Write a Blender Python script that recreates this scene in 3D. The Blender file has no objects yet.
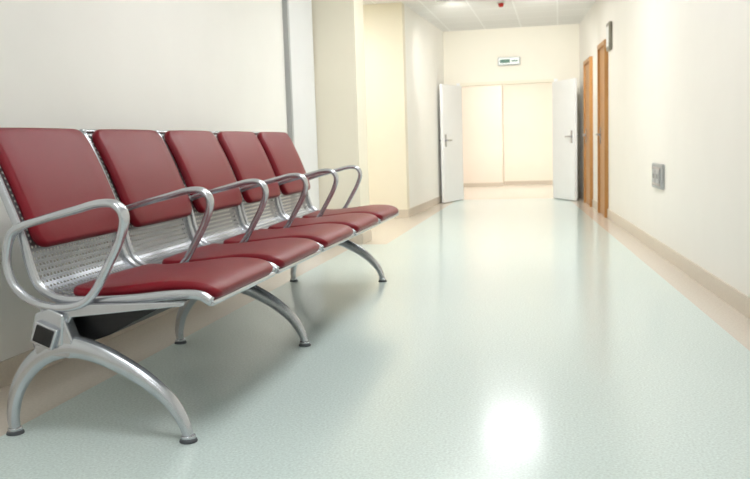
import bpy, bmesh, math
from mathutils import Vector, Matrix
scene = bpy.context.scene
H = 0.87
# ---------------------------------------------------------------- materials
def srgb(r, g, b):
    f = lambda c: (c/255/12.92) if c/255 <= 0.04045 else ((c/255+0.055)/1.055)**2.4
    return (f(r), f(g), f(b), 1)

def mat(name, col, rough=0.5, metal=0.0, coat=0.0, noise=0.0, nscale=60, bump=0.0, bscale=200, spec=0.5):
    m = bpy.data.materials.new(name); m.use_nodes = True
    nt = m.node_tree; b = nt.nodes['Principled BSDF']
    b.inputs['Base Color'].default_value = col
    b.inputs['Roughness'].default_value = rough
    b.inputs['Metallic'].default_value = metal
    b.inputs['Coat Weight'].default_value = coat
    b.inputs['Specular IOR Level'].default_value = spec
    tc = nt.nodes.new('ShaderNodeTexCoord')
    if noise > 0:
        n = nt.nodes.new('ShaderNodeTexNoise'); n.inputs['Scale'].default_value = nscale
        n.inputs['Detail'].default_value = 4
        nt.links.new(tc.outputs['Object'], n.inputs['Vector'])
        r = nt.nodes.new('ShaderNodeValToRGB')
        r.color_ramp.elements[0].position = 0.3; r.color_ramp.elements[1].position = 0.7
        lo = tuple(c*(1-noise) for c in col[:3])+(1,); hi = tuple(min(1, c*(1+noise)) for c in col[:3])+(1,)
        r.color_ramp.elements[0].color = lo; r.color_ramp.elements[1].color = hi
        nt.links.new(n.outputs['Fac'], r.inputs['Fac']); nt.links.new(r.outputs['Color'], b.inputs['Base Color'])
    if bump > 0:
        n2 = nt.nodes.new('ShaderNodeTexNoise'); n2.inputs['Scale'].default_value = bscale
        nt.links.new(tc.outputs['Object'], n2.inputs['Vector'])
        bp = nt.nodes.new('ShaderNodeBump'); bp.inputs['Strength'].default_value = bump
        bp.inputs['Distance'].default_value = 0.002
        nt.links.new(n2.outputs['Fac'], bp.inputs['Height']); nt.links.new(bp.outputs['Normal'], b.inputs['Normal'])
    return m

M_WALL = mat('wall_paint_cream', srgb(237, 235, 229), 0.6, noise=0.01, nscale=3, bump=0.05)
M_WALLF = mat('wall_paint_white', srgb(247, 245, 238), 0.6, noise=0.01, nscale=3, bump=0.05)
M_WALLR = mat('wall_paint_warm', srgb(238, 234, 226), 0.5, noise=0.01, nscale=3, bump=0.05)
M_BEIGE = mat('wall_paint_beige', srgb(238, 231, 212), 0.6, noise=0.01, nscale=3, bump=0.05)
M_END = mat('wall_paint_end_lit', srgb(243, 238, 224), 0.6, noise=0.01, nscale=3, bump=0.05)  # beige paint whitened to stand in for light at the corridor end
M_PINK = mat('wall_paint_blush', srgb(240, 229, 216), 0.6, noise=0.01, nscale=3)
M_BASE = mat('baseboard_vinyl_tan', srgb(208, 197, 181), 0.4, noise=0.04, nscale=80)
M_FLOOR = mat('floor_vinyl_mint', srgb(205, 219, 215), 0.17, noise=0.14, nscale=130, bump=0.025, bscale=30)
M_FLOORB = mat('floor_vinyl_sand', srgb(211, 202, 189), 0.18, noise=0.06, nscale=90)
M_RED = mat('maroon_leatherette', srgb(120, 9, 27), 0.36, noise=0.08, nscale=300, bump=0.4, bscale=500, spec=0.3)
M_SILVER = mat('silver_painted_aluminium', srgb(194, 197, 202), 0.26, 0.82)
M_BLACK = mat('black_plastic', srgb(18, 18, 20), 0.4)
M_DARK = mat('dark_steel_beam', srgb(30, 31, 35), 0.35, 0.5)
M_RUB = mat('grey_rubber_foot', srgb(70, 74, 78), 0.6)
M_DOORW = mat('door_white_laminate', srgb(240, 241, 240), 0.4, noise=0.01, nscale=5)
M_DOORG = mat('door_grey_laminate', srgb(228, 229, 230), 0.4, noise=0.01, nscale=5)
M_GREY = mat('grey_trim', srgb(176, 178, 178), 0.4, 0.2)
M_SIGN = mat('sign_grey', srgb(130, 125, 112), 0.4)
M_REDP = mat('red_plastic', srgb(190, 40, 25), 0.4)
M_WHITEP = mat('white_plastic', srgb(225, 226, 224), 0.35)
M_GREEN = mat('exit_green', srgb(70, 115, 95), 0.4)

M_WOOD = bpy.data.materials.new('oak_veneer'); M_WOOD.use_nodes = True
nt = M_WOOD.node_tree; b = nt.nodes['Principled BSDF']; b.inputs['Roughness'].default_value = 0.4
tc = nt.nodes.new('ShaderNodeTexCoord'); mp = nt.nodes.new('ShaderNodeMapping'); mp.inputs['Scale'].default_value = (14, 14, 1.2)
n = nt.nodes.new('ShaderNodeTexNoise'); n.inputs['Scale'].default_value = 3; n.inputs['Detail'].default_value = 6
r = nt.nodes.new('ShaderNodeValToRGB'); r.color_ramp.elements[0].color = srgb(156, 104, 48); r.color_ramp.elements[1].color = srgb(194, 142, 80)
nt.links.new(tc.outputs['Object'], mp.inputs['Vector']); nt.links.new(mp.outputs['Vector'], n.inputs['Vector'])
nt.links.new(n.outputs['Fac'], r.inputs['Fac']); nt.links.new(r.outputs['Color'], b.inputs['Base Color'])

M_CEIL = bpy.data.materials.new('ceiling_tiles'); M_CEIL.use_nodes = True
nt = M_CEIL.node_tree; b = nt.nodes['Principled BSDF']; b.inputs['Roughness'].default_value = 0.8
tc = nt.nodes.new('ShaderNodeTexCoord'); br = nt.nodes.new('ShaderNodeTexBrick')
br.offset = 0; br.inputs['Scale'].default_value = 1.0
br.inputs['Brick Width'].default_value = 0.5; br.inputs['Row Height'].default_value = 0.5
br.inputs['Mortar Size'].default_value = 0.009; br.inputs['Mortar Smooth'].default_value = 0.1
br.inputs['Color1'].default_value = srgb(240, 239, 236); br.inputs['Color2'].default_value = srgb(236, 235, 232)
br.inputs['Mortar'].default_value = srgb(252, 252, 250)
nt.links.new(tc.outputs['Object'], br.inputs['Vector']); nt.links.new(br.outputs['Color'], b.inputs['Base Color'])

M_PERF = bpy.data.materials.new('perforated_steel'); M_PERF.use_nodes = True
nt = M_PERF.node_tree; b = nt.nodes['Principled BSDF']
b.inputs['Base Color'].default_value = srgb(142, 145, 150); b.inputs['Metallic'].default_value = 0.85; b.inputs['Roughness'].default_value = 0.35
uv = nt.nodes.new('ShaderNodeUVMap'); uv.uv_map = 'UVMap'
sc = nt.nodes.new('ShaderNodeVectorMath'); sc.operation = 'SCALE'; sc.inputs['Scale'].default_value = 1/0.019
fr = nt.nodes.new('ShaderNodeVectorMath'); fr.operation = 'FRACTION'
sb = nt.nodes.new('ShaderNodeVectorMath'); sb.operation = 'SUBTRACT'; sb.inputs[1].default_value = (0.5, 0.5, 0)
ln = nt.nodes.new('ShaderNodeVectorMath'); ln.operation = 'LENGTH'
lt = nt.nodes.new('ShaderNodeMath'); lt.operation = 'GREATER_THAN'; lt.inputs[1].default_value = 0.24
nt.links.new(uv.outputs['UV'], sc.inputs[0]); nt.links.new(sc.outputs[0], fr.inputs[0]); nt.links.new(fr.outputs[0], sb.inputs[0])
nt.links.new(sb.outputs[0], ln.inputs[0]); nt.links.new(ln.outputs['Value'], lt.inputs[0]); nt.links.new(lt.outputs[0], b.inputs['Alpha'])

def emis(name, col, s):
    m = bpy.data.materials.new(name); m.use_nodes = True; b = m.node_tree.nodes['Principled BSDF']
    b.inputs['Base Color'].default_value = (0.8, 0.8, 0.8, 1)
    b.inputs['Emission Color'].default_value = col; b.inputs['Emission Strength'].default_value = s
    return m
M_LAMP = emis('lamp_diffuser', (0.985, 0.985, 1.0, 1), 13.5)
M_LAMPB = emis('lamp_diffuser_bright', (1.0, 0.995, 0.98, 1), 17.0)
M_LAMPF = emis('lamp_diffuser_far', (1.0, 0.985, 0.96, 1), 36.0)
M_EXIT = emis('exit_sign_face', (0.85, 1.0, 0.9, 1), 0.3)

# ---------------------------------------------------------------- helpers
def link(o, parent=None):
    scene.collection.objects.link(o)
    if parent: o.parent = parent
    return o
def empty(name):
    e = bpy.data.objects.new(name, None); e.empty_display_size = 0.1; return link(e)
def mesh_obj(name, verts, faces, mats, parent=None, smooth=False, midx=None):
    me = bpy.data.meshes.new(name); me.from_pydata([tuple(v) for v in verts], [], faces)
    for m in (mats if isinstance(mats, list) else [mats]): me.materials.append(m)
    if midx:
        for p, i in zip(me.polygons, midx): p.material_index = i
    bm = bmesh.new(); bm.from_mesh(me); bmesh.ops.recalc_face_normals(bm, faces=bm.faces); bm.to_mesh(me); bm.free()
    if smooth:
        for p in me.polygons: p.use_smooth = True
    me.update()
    return link(bpy.data.objects.new(name, me), parent)
def prism(name, pts, z0, z1, m, parent=None, bevel=0):
    n = len(pts)
    v = [(x, y, z0) for x, y in pts]+[(x, y, z1) for x, y in pts]
    f = [tuple(range(n)), tuple(range(n, 2*n))]+[(i, (i+1) % n, n+(i+1) % n, n+i) for i in range(n)]
    o = mesh_obj(name, v, f, m, parent)
    if bevel:
        md = o.modifiers.new('bevel', 'BEVEL'); md.width = bevel; md.segments = 2
    return o
def box(name, x0, x1, y0, y1, z0, z1, m, parent=None, bevel=0):
    return prism(name, [(x0, y0), (x1, y0), (x1, y1), (x0, y1)], z0, z1, m, parent, bevel)
def plate(name, pts, y0, y1, m, parent=None, bevel=0.003):
    n = len(pts)
    v = [(x, y0, z) for x, z in pts]+[(x, y1, z) for x, z in pts]
    f = [tuple(range(n)), tuple(range(n, 2*n))]+[(i, (i+1) % n, n+(i+1) % n, n+i) for i in range(n)]
    o = mesh_obj(name, v, f, m, parent)
    md = o.modifiers.new('bevel', 'BEVEL'); md.width = bevel; md.segments = 3
    return o
def disc(name, c, r, h, m, parent=None, r2=None, axis='Z'):
    bm = bmesh.new(); bmesh.ops.create_cone(bm, cap_ends=True, segments=28, radius1=r, radius2=r if r2 is None else r2, depth=h)
    me = bpy.data.meshes.new(name)
    if axis == 'X': bmesh.ops.rotate(bm, verts=bm.verts, cent=(0, 0, 0), matrix=Matrix.Rotation(math.pi/2, 3, 'Y'))
    if axis == 'Y': bmesh.ops.rotate(bm, verts=bm.verts, cent=(0, 0, 0), matrix=Matrix.Rotation(math.pi/2, 3, 'X'))
    bmesh.ops.translate(bm, verts=bm.verts, vec=c); bm.to_mesh(me); bm.free(); me.materials.append(m)
    o = link(bpy.data.objects.new(name, me), parent)
    md = o.modifiers.new('bevel', 'BEVEL'); md.width = min(0.003, h*0.3); md.segments = 2
    return o
def catmull(P, n=10, closed=False):
    out = []; N = len(P); segs = N if closed else N-1
    for i in range(segs):
        if closed: p0, p1, p2, p3 = P[i-1], P[i], P[(i+1) % N], P[(i+2) % N]
        else:
            p1, p2 = P[i], P[i+1]
            p0 = P[i-1] if i > 0 else tuple(2*a-b for a, b in zip(p1, p2))
            p3 = P[i+2] if i+2 < N else tuple(2*b-a for a, b in zip(p1, p2))
        for k in range(n):
            t = k/n
            out.append(tuple(0.5*((2*b)+(-a+c)*t+(2*a-5*b+4*c-d)*t*t+(-a+3*b-3*c+d)*t**3) for a, b, c, d in zip(p0, p1, p2, p3)))
    if not closed: out.append(tuple(P[-1]))
    return out
def sweep(name, P, y, m, parent=None, closed=False, seg=14, power=2.0):
    N = len(P); V = []; F = []
    for i, (x, z, r, ry) in enumerate(P):
        if closed: a, c = P[i-1], P[(i+1) % N]
        else: a, c = P[max(i-1, 0)], P[min(i+1, N-1)]
        tx, tz = c[0]-a[0], c[1]-a[1]; L = math.hypot(tx, tz) or 1; nx, nz = -tz/L, tx/L
        for k in range(seg):
            th = 2*math.pi*k/seg; cc, ss = math.cos(th), math.sin(th)
            e = 2/power
            u = math.copysign(abs(cc)**e, cc)*r; w = math.copysign(abs(ss)**e, ss)*ry
            V.append((x+nx*u, y+w, z+nz*u))
    for i in range(N if closed else N-1):
        j = (i+1) % N
        for k in range(seg):
            F.append((i*seg+k, i*seg+(k+1) % seg, j*seg+(k+1) % seg, j*seg+k))
    if not closed:
        F.append(tuple(range(seg))); F.append(tuple((N-1)*seg+k for k in range(seg)))
    return mesh_obj(name, V, F, m, parent, smooth=True)
def resample(P, ds):
    acc = [0]
    for a, b in zip(P, P[1:]): acc.append(acc[-1]+math.hypot(b[0]-a[0], b[1]-a[1]))
    L = acc[-1]
    def at(s):
        for i in range(len(P)-1):
            if acc[i+1] >= s-1e-9:
                t = (s-acc[i])/max(acc[i+1]-acc[i], 1e-9); return (P[i][0]+(P[i+1][0]-P[i][0])*t, P[i][1]+(P[i+1][1]-P[i][1])*t)
        return P[-1][:2]
    return L, at
def cushion(name, prof, y0, y1, T, m, parent, Rc=0.045, re=0.016):
    L, at = resample(catmull(prof, 12), 0.01)
    S = [re*(1-math.cos(math.pi/2*k/5)) for k in range(6)]
    mid = [re+(L-2*re)*k/34 for k in range(1, 34)]
    S = S+mid+[L-s for s in reversed(S)]
    yc = (y0+y1)/2; W = (y1-y0)/2; V = []; F = []; ns = None
    for s in S:
        x, z = at(s); xa, za = at(max(s-0.006, 0)); xb, zb = at(min(s+0.006, L))
        tx, tz = xb-xa, zb-za; l = math.hypot(tx, tz) or 1; nx, nz = -tz/l, tx/l
        e = min(s, L-s)
        w = W-(Rc-math.sqrt(max(Rc*Rc-(Rc-e)**2, 0)) if e < Rc else 0)
        h = T/2*(math.sqrt(max(1-(1-e/re)**2, 0)) if e < re else 1); h = max(h, 0.0012)
        ring = []
        K = 6
        for sy in (1, -1):
            for k in range(K+1):
                th = math.pi/2-math.pi*k/K if sy == 1 else -math.pi/2-math.pi*k/K
                ring.append((math.cos(th)*re+sy*(w-re), math.sin(th)*h))
            if sy == 1:
                for q in range(1, 8): ring.append(((w-re)*(1-2*q/8), -h))
            else:
                for q in range(1, 8): ring.append((-(w-re)*(1-2*q/8), h*(1+0.25*math.sin(math.pi*q/8))))
        ns = len(ring)
        for yy, nn in ring: V.append((x+nx*nn, yc+yy, z+nz*nn))
    N = len(S)
    for i in range(N-1):
        for k in range(ns):
            F.append((i*ns+k, i*ns+(k+1) % ns, (i+1)*ns+(k+1) % ns, (i+1)*ns+k))
    F.append(tuple(range(ns))); F.append(tuple((N-1)*ns+k for k in range(ns)))
    return mesh_obj(name, V, F, m, parent, smooth=True)
def sheet(name, P, y0, y1, th, m, parent):
    V = []; F = []; UV = []; acc = 0; ny = 8
    for i, (x, z) in enumerate(P):
        if i: acc += math.hypot(x-P[i-1][0], z-P[i-1][1])
        for k in range(ny+1): V.append((x, y0+(y1-y0)*k/ny, z)); UV.append((acc, (y1-y0)*k/ny))
    for i in range(len(P)-1):
        for k in range(ny): a = i*(ny+1)+k; F.append((a, a+1, a+ny+2, a+ny+1))
    me = bpy.data.meshes.new(name); me.from_pydata(V, [], F); me.materials.append(m)
    ul = me.uv_layers.new(name='UVMap')
    for lp in me.loops: ul.data[lp.index].uv = UV[lp.vertex_index]
    for p in me.polygons: p.use_smooth = True
    return link(bpy.data.objects.new(name, me), parent)

# ---------------------------------------------------------------- room shell
CZ = 2.42; YE = 12.4; YB = -3.0
XL = -2.06
xr = lambda y: 1.165-0.07*y
T = 0.15
fv = []; ff = []; fm = []
def fpoly(pts, i):
    s = len(fv); fv.extend([(x, y, 0) for x, y in pts]); ff.append(tuple(range(s, s+len(pts)))); fm.append(i)
BL = -1.70; BR = 0.18
fpoly([(-3.4, YB), (BL, YB), (BL, 7.1), (-3.4, 7.1)], 1)
fpoly([(-3.4, 7.1), (-1.45, 7.1), (-1.45, 9.6), (-3.4, 9.6)], 1)
fpoly([(BL, YB), (xr(YB)-BR, YB), (xr(7.1)-BR, 7.1), (BL, 7.1)], 0)
fpoly([(-1.45, 7.1), (xr(7.1)-BR, 7.1), (xr(YE)-BR, YE), (-1.45, YE)], 0)
fpoly([(-3.4, 9.6), (-1.45, 9.6), (-1.45, YE), (-3.4, YE)], 1)
fpoly([(xr(YB)-BR, YB), (xr(YB)+.3, YB), (xr(YE)+.3, YE), (xr(YE)-BR, YE)], 1)
fpoly([(-3.4, YE), (2.0, YE), (2.0, 16.4), (-3.4, 16.4)], 1)
me = bpy.data.meshes.new('floor'); me.from_pydata(fv, [], ff); me.materials.append(M_FLOOR); me.materials.append(M_FLOORB)
for p, i in zip(me.polygons, fm): p.material_index = i
bm = bmesh.new(); bm.from_mesh(me)
for f in bm.faces:
    if f.normal.z < 0: f.normal_flip()
bm.to_mesh(me); bm.free()
link(bpy.data.objects.new('floor', me))
box('ceiling', -3.4, 2.2, YB, 16.4, CZ, CZ+0.1, M_CEIL)

box('wall_left', XL-T, XL, YB, 7.1, 0, CZ, M_WALL)
box('wall_pillar_left', XL-T, -1.665, 7.1, 7.45, 0, CZ, M_BEIGE)
box('wall_alcove', -3.4, -3.25, 7.45, 9.6, 0, CZ, M_BEIGE)
box('wall_alcove_near', -3.4, XL-T, 7.3, 7.45, 0, CZ, M_BEIGE)
box('wall_alcove_far', -3.4, -1.70, 9.6, 9.75, 0, CZ, M_BEIGE)
prism('wall_left_far', [(-1.70, 9.75), (-1.70+.003, 9.75), (-1.606, YE), (-1.606-T, YE), (-1.85, 9.75)], 0, CZ, M_WALLF)
prism('wall_right', [(xr(YB), YB), (xr(YE), YE), (xr(YE)+T, YE), (xr(YB)+T, YB)], 0, CZ, M_WALLR)
box('wall_back', -2.3, 1.6, YB-T, YB, 0, CZ, M_WALL)
OX0, OX1, OZ = -1.39, -0.045, 1.65
e = empty('wall_end')
box('wall_end_left_part', -1.9, OX0, YE, YE+T, 0, CZ, M_END, e)
box('wall_end_right_part', OX1, 0.6, YE, YE+T, 0, CZ, M_END, e)
box('wall_end_header', OX0, OX1, YE, YE+T, OZ, CZ, M_END, e)
e = empty('trim_1')
box('jamb_left', OX0-.04, OX0+.012, YE-.015, YE+T+.01, 0, OZ+.03, M_DOORW, e)
box('jamb_right', OX1-.012, OX1+.04, YE-.015, YE+T+.01, 0, OZ+.03, M_DOORW, e)
box('head', OX0+.012, OX1-.012, YE-.015, YE+T+.01, OZ-.012, OZ+.03, M_BEIGE, e)
box('wall_far_room_back', -1.0, 2.0, 16.2, 16.4, 0, CZ, M_END)
box('wall_far_room_block', -3.4, -1.0, 15.8, 16.4, 0, CZ, M_PINK)
box('wall_far_room_left', -3.4, -3.25, YE+T, 15.8, 0, CZ, M_PINK)
box('wall_far_room_right', 1.85, 2.0, YE+T, 16.2, 0, CZ, M_BEIGE)
box('wall_far_room_front_left', -3.25, -1.9, YE, YE+T, 0, CZ, M_BEIGE)
box('wall_far_room_front_right', 0.6, 1.85, YE, YE+T, 0, CZ, M_BEIGE)
BH, BT = 0.095, 0.012
box('baseboard_left', XL, XL+BT, YB, 7.1, 0, BH, M_BASE)
prism('baseboard_pillar', [(XL+BT, 7.1-BT), (-1.665+BT, 7.1-BT), (-1.665+BT, 7.45), (-1.665, 7.45), (-1.665, 7.1), (XL+BT, 7.1)], 0, BH, M_BASE)
box('baseboard_alcove', -3.25, -1.70+BT, 9.6-BT, 9.6, 0, BH, M_BASE)
prism('baseboard_left_far', [(-1.70, 9.6), (-1.70+BT, 9.6), (-1.70+BT, 9.75), (-1.606+BT, YE), (-1.606, YE), (-1.698, 9.75)], 0, BH, M_BASE)
prism('baseboard_right', [(xr(YB)-BT, YB), (xr(YE)-BT, YE), (xr(YE), YE), (xr(YB), YB)], 0, BH, M_BASE)
box('baseboard_far_room', -1.0, 1.85, 16.2-BT, 16.2, 0, BH*.7, M_BASE)
box('baseboard_far_room_block', -3.25, -1.0+BT, 15.8-BT, 15.8, 0, BH*.7, M_BASE)

# ---------------------------------------------------------------- doors
def rw(y, off):
    return (xr(y)-off, y)
def rbox(name, y0, y1, o0, o1, z0, z1, m, parent, bevel=0.002):
    return prism(name, [rw(y0, o0), rw(y1, o0), rw(y1, o1), rw(y0, o1)], z0, z1, m, parent, bevel)
def wood_door(name, y0, y1, zt):
    e = empty(name)
    rbox('leaf', y0+.06, y1-.06, 0.0, .02, 0.005, zt-.05, M_WOOD, e)
    rbox('jamb_near', y0, y0+.06, 0, .04, 0, zt, M_WOOD, e)
    rbox('jamb_far', y1-.06, y1, 0, .04, 0, zt, M_WOOD, e)
    rbox('head', y0+.06, y1-.06, 0, .04, zt-.05, zt, M_WOOD, e)
    rbox('handle_plate', y1-.17, y1-.12, .02, .027, .78, .96, M_SILVER, e)
    rbox('handle_lever', y1-.28, y1-.13, .055, .07, .87, .89, M_SILVER, e)
    rbox('handle_stem', y1-.155, y1-.135, .027, .055, .87, .89, M_SILVER, e)
wood_door('door_1', 9.3, 9.95, 1.86)
wood_door('door_2', 10.75, 11.5, 1.82)

def leaf(name, hinge, free, flip):
    e = empty(name)
    hx, hy = hinge; fx, fy = free
    d = Vector((fx-hx, fy-hy)); L = d.length; d.normalize(); n = Vector((-d.y, d.x))*flip
    q = lambda s, o: (hx+d.x*s+n.x*o, hy+d.y*s+n.y*o)
    prism('leaf', [q(0, 0), q(L, 0), q(L, .04), q(0, .04)], 0.01, OZ-.015, M_DOORW, e, .002)
    for side in (0, 1):
        a, b_ = (-.006, 0) if side == 0 else (.04, .046)
        prism('handle_plate', [q(L-.10, a), q(L-.05, a), q(L-.05, b_), q(L-.10, b_)], .78, .95, M_SILVER, e)
        a, b_ = (-.045, -.030) if side == 0 else (.07, .085)
        prism('handle_lever', [q(L-.20, a), q(L-.06, a), q(L-.06, b_), q(L-.20, b_)], .86, .88, M_SILVER, e)
        a, b_ = (-.03, -.006) if side == 0 else (.046, .07)
        prism('handle_stem', [q(L-.085, a), q(L-.065, a), q(L-.065, b_), q(L-.085, b_)], .86, .88, M_SILVER, e)
    for z in (.2, .85, 1.45):
        disc('hinge', (hx, hy, z), .01, .1, M_SILVER, e)
leaf('door_3', (OX0, YE-.03), (-1.585, 11.72), 1)
leaf('door_4', (OX1, YE-.03), (0.245, 11.74), -1)

e = empty('door_5')
box('leaf', XL, XL+.035, 6.42, 7.08, 0.01, 2.12, M_DOORG, e, .003)
box('edge_strip', XL, XL+.040, 6.38, 6.42, 0, 2.16, M_GREY, e, .003)
box('head', XL, XL+.045, 6.42, 7.08, 2.12, 2.16, M_GREY, e, .003)

e = empty('exit_sign')
box('housing', -.83, -.52, YE-.05, YE, 1.90, 2.01, M_GREY, e, .006)
box('face', -.815, -.535, YE-.054, YE-.05, 1.915, 1.995, M_EXIT, e)
box('pictogram', -.80, -.66, YE-.057, YE-.054, 1.93, 1.98, M_GREEN, e)
box('arrow_bar', -.64, -.55, YE-.057, YE-.054, 1.945, 1.965, M_GREEN, e)
e = empty('room_sign')
rbox('panel', 8.98, 9.2, 0.0, .035, 1.72, 2.0, M_SIGN, e, .01)
rbox('insert', 9.0, 9.18, .035, .038, 1.76, 1.96, M_WHITEP, e, .001)
e = empty('wall_socket')
rbox('frame', 6.26, 6.64, 0, .022, .475, .655, M_GREY, e, .008)
rbox('plate', 6.295, 6.605, .022, .027, .498, .632, M_SILVER, e, .002)
rbox('outlet_a', 6.32, 6.44, .027, .031, .515, .615, M_GREY, e, .002)
rbox('outlet_b', 6.46, 6.58, .027, .031, .515, .615, M_GREY, e, .002)
for yy in (6.36, 6.40, 6.50, 6.54):
    rbox('slot', yy-.006, yy+.006, .031, .032, .55, .58, M_BLACK, e, 0)
e = empty('smoke_detector')
disc('base', (-.63, 10.05, CZ-.008), .05, .016, M_WHITEP, e)
disc('body', (-.63, 10.05, CZ-.035), .022, .04, M_REDP, e, .035)

# ---------------------------------------------------------------- ceiling lamps
def lamp(y, m, x=-.6, w=.3, l=.5):
    e = empty('ceiling_light_panel')
    box('frame_a', x-w-.02, x-w, y-l-.02, y+l+.02, CZ-.02, CZ, M_WHITEP, e)
    box('frame_b', x+w, x+w+.02, y-l-.02, y+l+.02, CZ-.02, CZ, M_WHITEP, e)
    box('frame_c', x-w, x+w, y-l-.02, y-l, CZ-.02, CZ, M_WHITEP, e)
    box('frame_d', x-w, x+w, y+l, y+l+.02, CZ-.02, CZ, M_WHITEP, e)
    box('diffuser', x-w, x+w, y-l, y+l, CZ-.015, CZ-.001, m, e)
for y in (-1.5, 1.4, 4.2): lamp(y, M_LAMP)
lamp(6.6, M_LAMPB)
lamp(9.25, M_LAMP, x=-.52, l=.33)
lamp(8.5, M_LAMPB, -2.6, l=.4)  # added lamp hidden in the alcove, brightens the far faces and right wall
lamp(14.3, M_LAMPF, -.7)
for x in (-1.25, -.05):  # added spots with made-up housings, aimed to brighten the end wall
    e = empty('added_end_wall_spot')
    disc('housing', (x, 9.55, CZ-.02), .06, .04, M_WHITEP, e, .06)
    ld = bpy.data.lights.new('lamp', 'SPOT'); ld.energy = 88; ld.spot_size = math.radians(100); ld.spot_blend = 1; ld.shadow_soft_size = .05
    ld.color = (1, .99, .965)
    lo = link(bpy.data.objects.new('lamp', ld), e); lo.location = (x, 9.55, CZ-.11)
    lo.rotation_euler = (Vector((-.65, 12.4, .9))-Vector((x, 9.55, CZ-.1))).to_track_quat('-Z', 'Y').to_euler()

# ---------------------------------------------------------------- bench
B = empty('waiting_room_bench')
P0 = 2.28; PITCH = 0.605
shell = catmull([(-1.745, .942), (-1.700, .855), (-1.652, .735), (-1.610, .62), (-1.588, .52), (-1.562, .462), (-1.50, .426), (-1.40, .420), (-1.25, .427), (-1.12, .440), (-1.04, .440), (-1.000, .420)], 6)
seatc = [(-.990, .428), (-1.014, .449), (-1.06, .461), (-1.15, .463), (-1.27, .450), (-1.40, .439), (-1.475, .444)]
seatc = list(reversed(seatc))
backc = [(-1.567, .578), (-1.590, .655), (-1.629, .76), (-1.675, .865), (-1.720, .952)]
for i in range(5):
    y0 = P0+i*PITCH+.035; y1 = P0+(i+1)*PITCH-.035
    cushion('seat_cushion', seatc, y0, y1, .032, M_RED, B)
    cushion('back_cushion', list(reversed(backc)), y0, y1, .036, M_RED, B, Rc=.06)
    sheet('perforated_shell', shell, y0-.005, y1+.005, .004, M_PERF, B)
    for yy in (y0-.010, y1+.010):
        sweep('side_rail', [(x, z, .015, .010) for x, z in shell], yy, M_SILVER, B, seg=12, power=2.6)
    for (x, z, nm) in ((-1.748, .946, 'top_rail'), (-1.001, .416, 'front_rail')):
        disc(nm, (x, (y0+y1)/2, z), .010, y1-y0+.02, M_SILVER, B, axis='Y')
armp = [(-1.60, .645), (-1.50, .676), (-1.40, .700), (-1.32, .718), (-1.266, .713), (-1.243, .675), (-1.262, .610), (-1.310, .525), (-1.355, .455),
        (-1.40, .418), (-1.47, .405), (-1.55, .418), (-1.615, .462), (-1.642, .530), (-1.632, .60)]
armc = catmull(armp, 8, closed=True)
for i in range(6):
    y = P0+i*PITCH+(-.012 if i == 0 else .015)
    A = []
    for x, z in armc:
        top = max(0, min(1, (z-.60)/.08))
        A.append((x, z, .0125, .013+.010*top))
    sweep('armrest', A, y, M_SILVER, B, closed=True, seg=14, power=2.5)
    y = P0+i*PITCH
    plate('seat_bracket', [(-1.555, .33), (-1.47, .33), (-1.44, .375), (-1.20, .40), (-1.08, .412), (-1.08, .425), (-1.30, .417), (-1.50, .415), (-1.54, .41)], y-.012, y+.012, M_DARK if 0 < i < 5 else M_SILVER, B)
    plate('bracket_clamp', [(-1.56, .29), (-1.465, .29), (-1.455, .385), (-1.50, .405), (-1.55, .39)], y-.03, y+.03, M_SILVER, B, .006)
bc = Vector((-1.515, .325)); ang = math.radians(-22)
def rot(u, w): return (bc.x+u*math.cos(ang)-w*math.sin(ang), bc.y+u*math.sin(ang)+w*math.cos(ang))
ye = P0+5*PITCH
plate('beam', [rot(-.034, -.03), rot(.034, -.03), rot(.034, .03), rot(-.034, .03)], P0-.03, ye+.03, M_DARK, B, .006)
for (a, b_) in ((P0-.05, P0-.03), (ye+.03, ye+.05)):
    plate('beam_cap_rim', [rot(-.038, -.034), rot(.038, -.034), rot(.038, .034), rot(-.038, .034)], a+.004, b_, M_SILVER, B, .004)
    plate('beam_cap', [rot(-.03, -.027), rot(.03, -.027), rot(.03, .027), rot(-.03, .027)], a, a+.006 if a < 3 else b_+.004, M_BLACK, B, .003)
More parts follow.
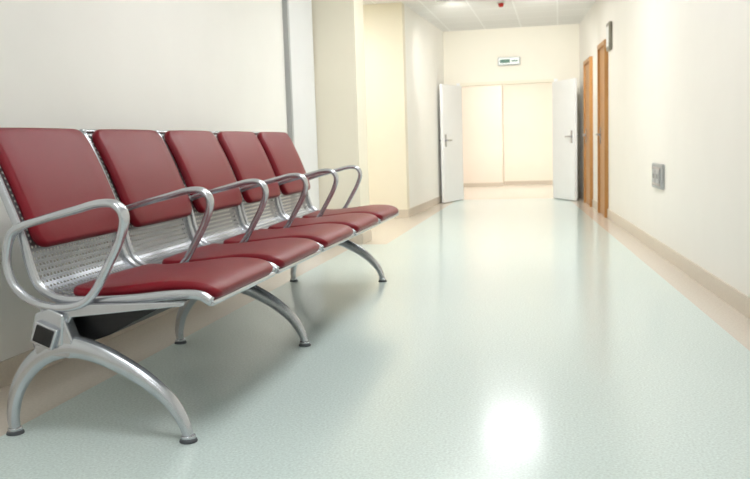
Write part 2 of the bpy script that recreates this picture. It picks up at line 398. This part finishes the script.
for i in range(5):
    y0 = P0+i*PITCH+.06; y1 = P0+(i+1)*PITCH-.06
    plate('under_seat_tray', [(-1.54, .32), (-1.42, .285), (-1.36, .305), (-1.17, .40), (-1.17, .415), (-1.50, .405), (-1.54, .375)], y0, y1, M_BLACK, B)
legp = [(-1.670, .016, .015, .017), (-1.672, .06, .018, .019), (-1.655, .13, .022, .021), (-1.612, .20, .027, .023), (-1.55, .255, .032, .026), (-1.47, .283, .036, .028),
        (-1.39, .272, .032, .026), (-1.30, .236, .028, .024), (-1.21, .184, .025, .022), (-1.14, .124, .022, .020), (-1.10, .062, .018, .019), (-1.087, .016, .015, .017)]
for y in (P0, P0+2*PITCH-.01, 5.17):
    sweep('leg', catmull(legp, 6), y, M_SILVER, B, seg=18, power=2.4)
    plate('leg_hub', [(-1.56, .26), (-1.44, .25), (-1.43, .30), (-1.455, .37), (-1.50, .405), (-1.555, .385), (-1.575, .31)], y-.026, y+.026, M_SILVER, B, .008)
    for x in (-1.670, -1.087):
        disc('foot_pad', (x, y, .005), .028, .010, M_RUB, B, .025)
        disc('foot_collar', (x, y, .015), .022, .012, M_SILVER, B)

# ---------------------------------------------------------------- world, camera
w = bpy.data.worlds.new('World'); scene.world = w; w.use_nodes = True
w.node_tree.nodes['Background'].inputs[0].default_value = (1, .98, .95, 1); w.node_tree.nodes['Background'].inputs[1].default_value = 0.6
psi = math.radians(12.3); th = math.radians(6.5); ro = 0.032
r_ = Vector((math.cos(psi), math.sin(psi), 0)); f_ = Vector((-math.sin(psi)*math.cos(th), math.cos(psi)*math.cos(th), -math.sin(th)))
u_ = r_.cross(f_)
Ri = (r_-ro*u_).normalized(); Ui = (u_+ro*r_).normalized()
cam = bpy.data.cameras.new('camera'); co = bpy.data.objects.new('camera', cam); link(co)
M3 = Matrix((Ri, Ui, -f_)).transposed(); co.matrix_world = Matrix.Translation((0, 0, H)) @ M3.to_4x4()
cam.sensor_width = 36; cam.lens = 850/750*36; cam.clip_start = 0.05
cam.dof.use_dof = True; cam.dof.focus_distance = 2.9; cam.dof.aperture_fstop = 5.6
scene.camera = co
scene.view_settings.view_transform = 'Standard'
scene.view_settings.exposure = 0.05
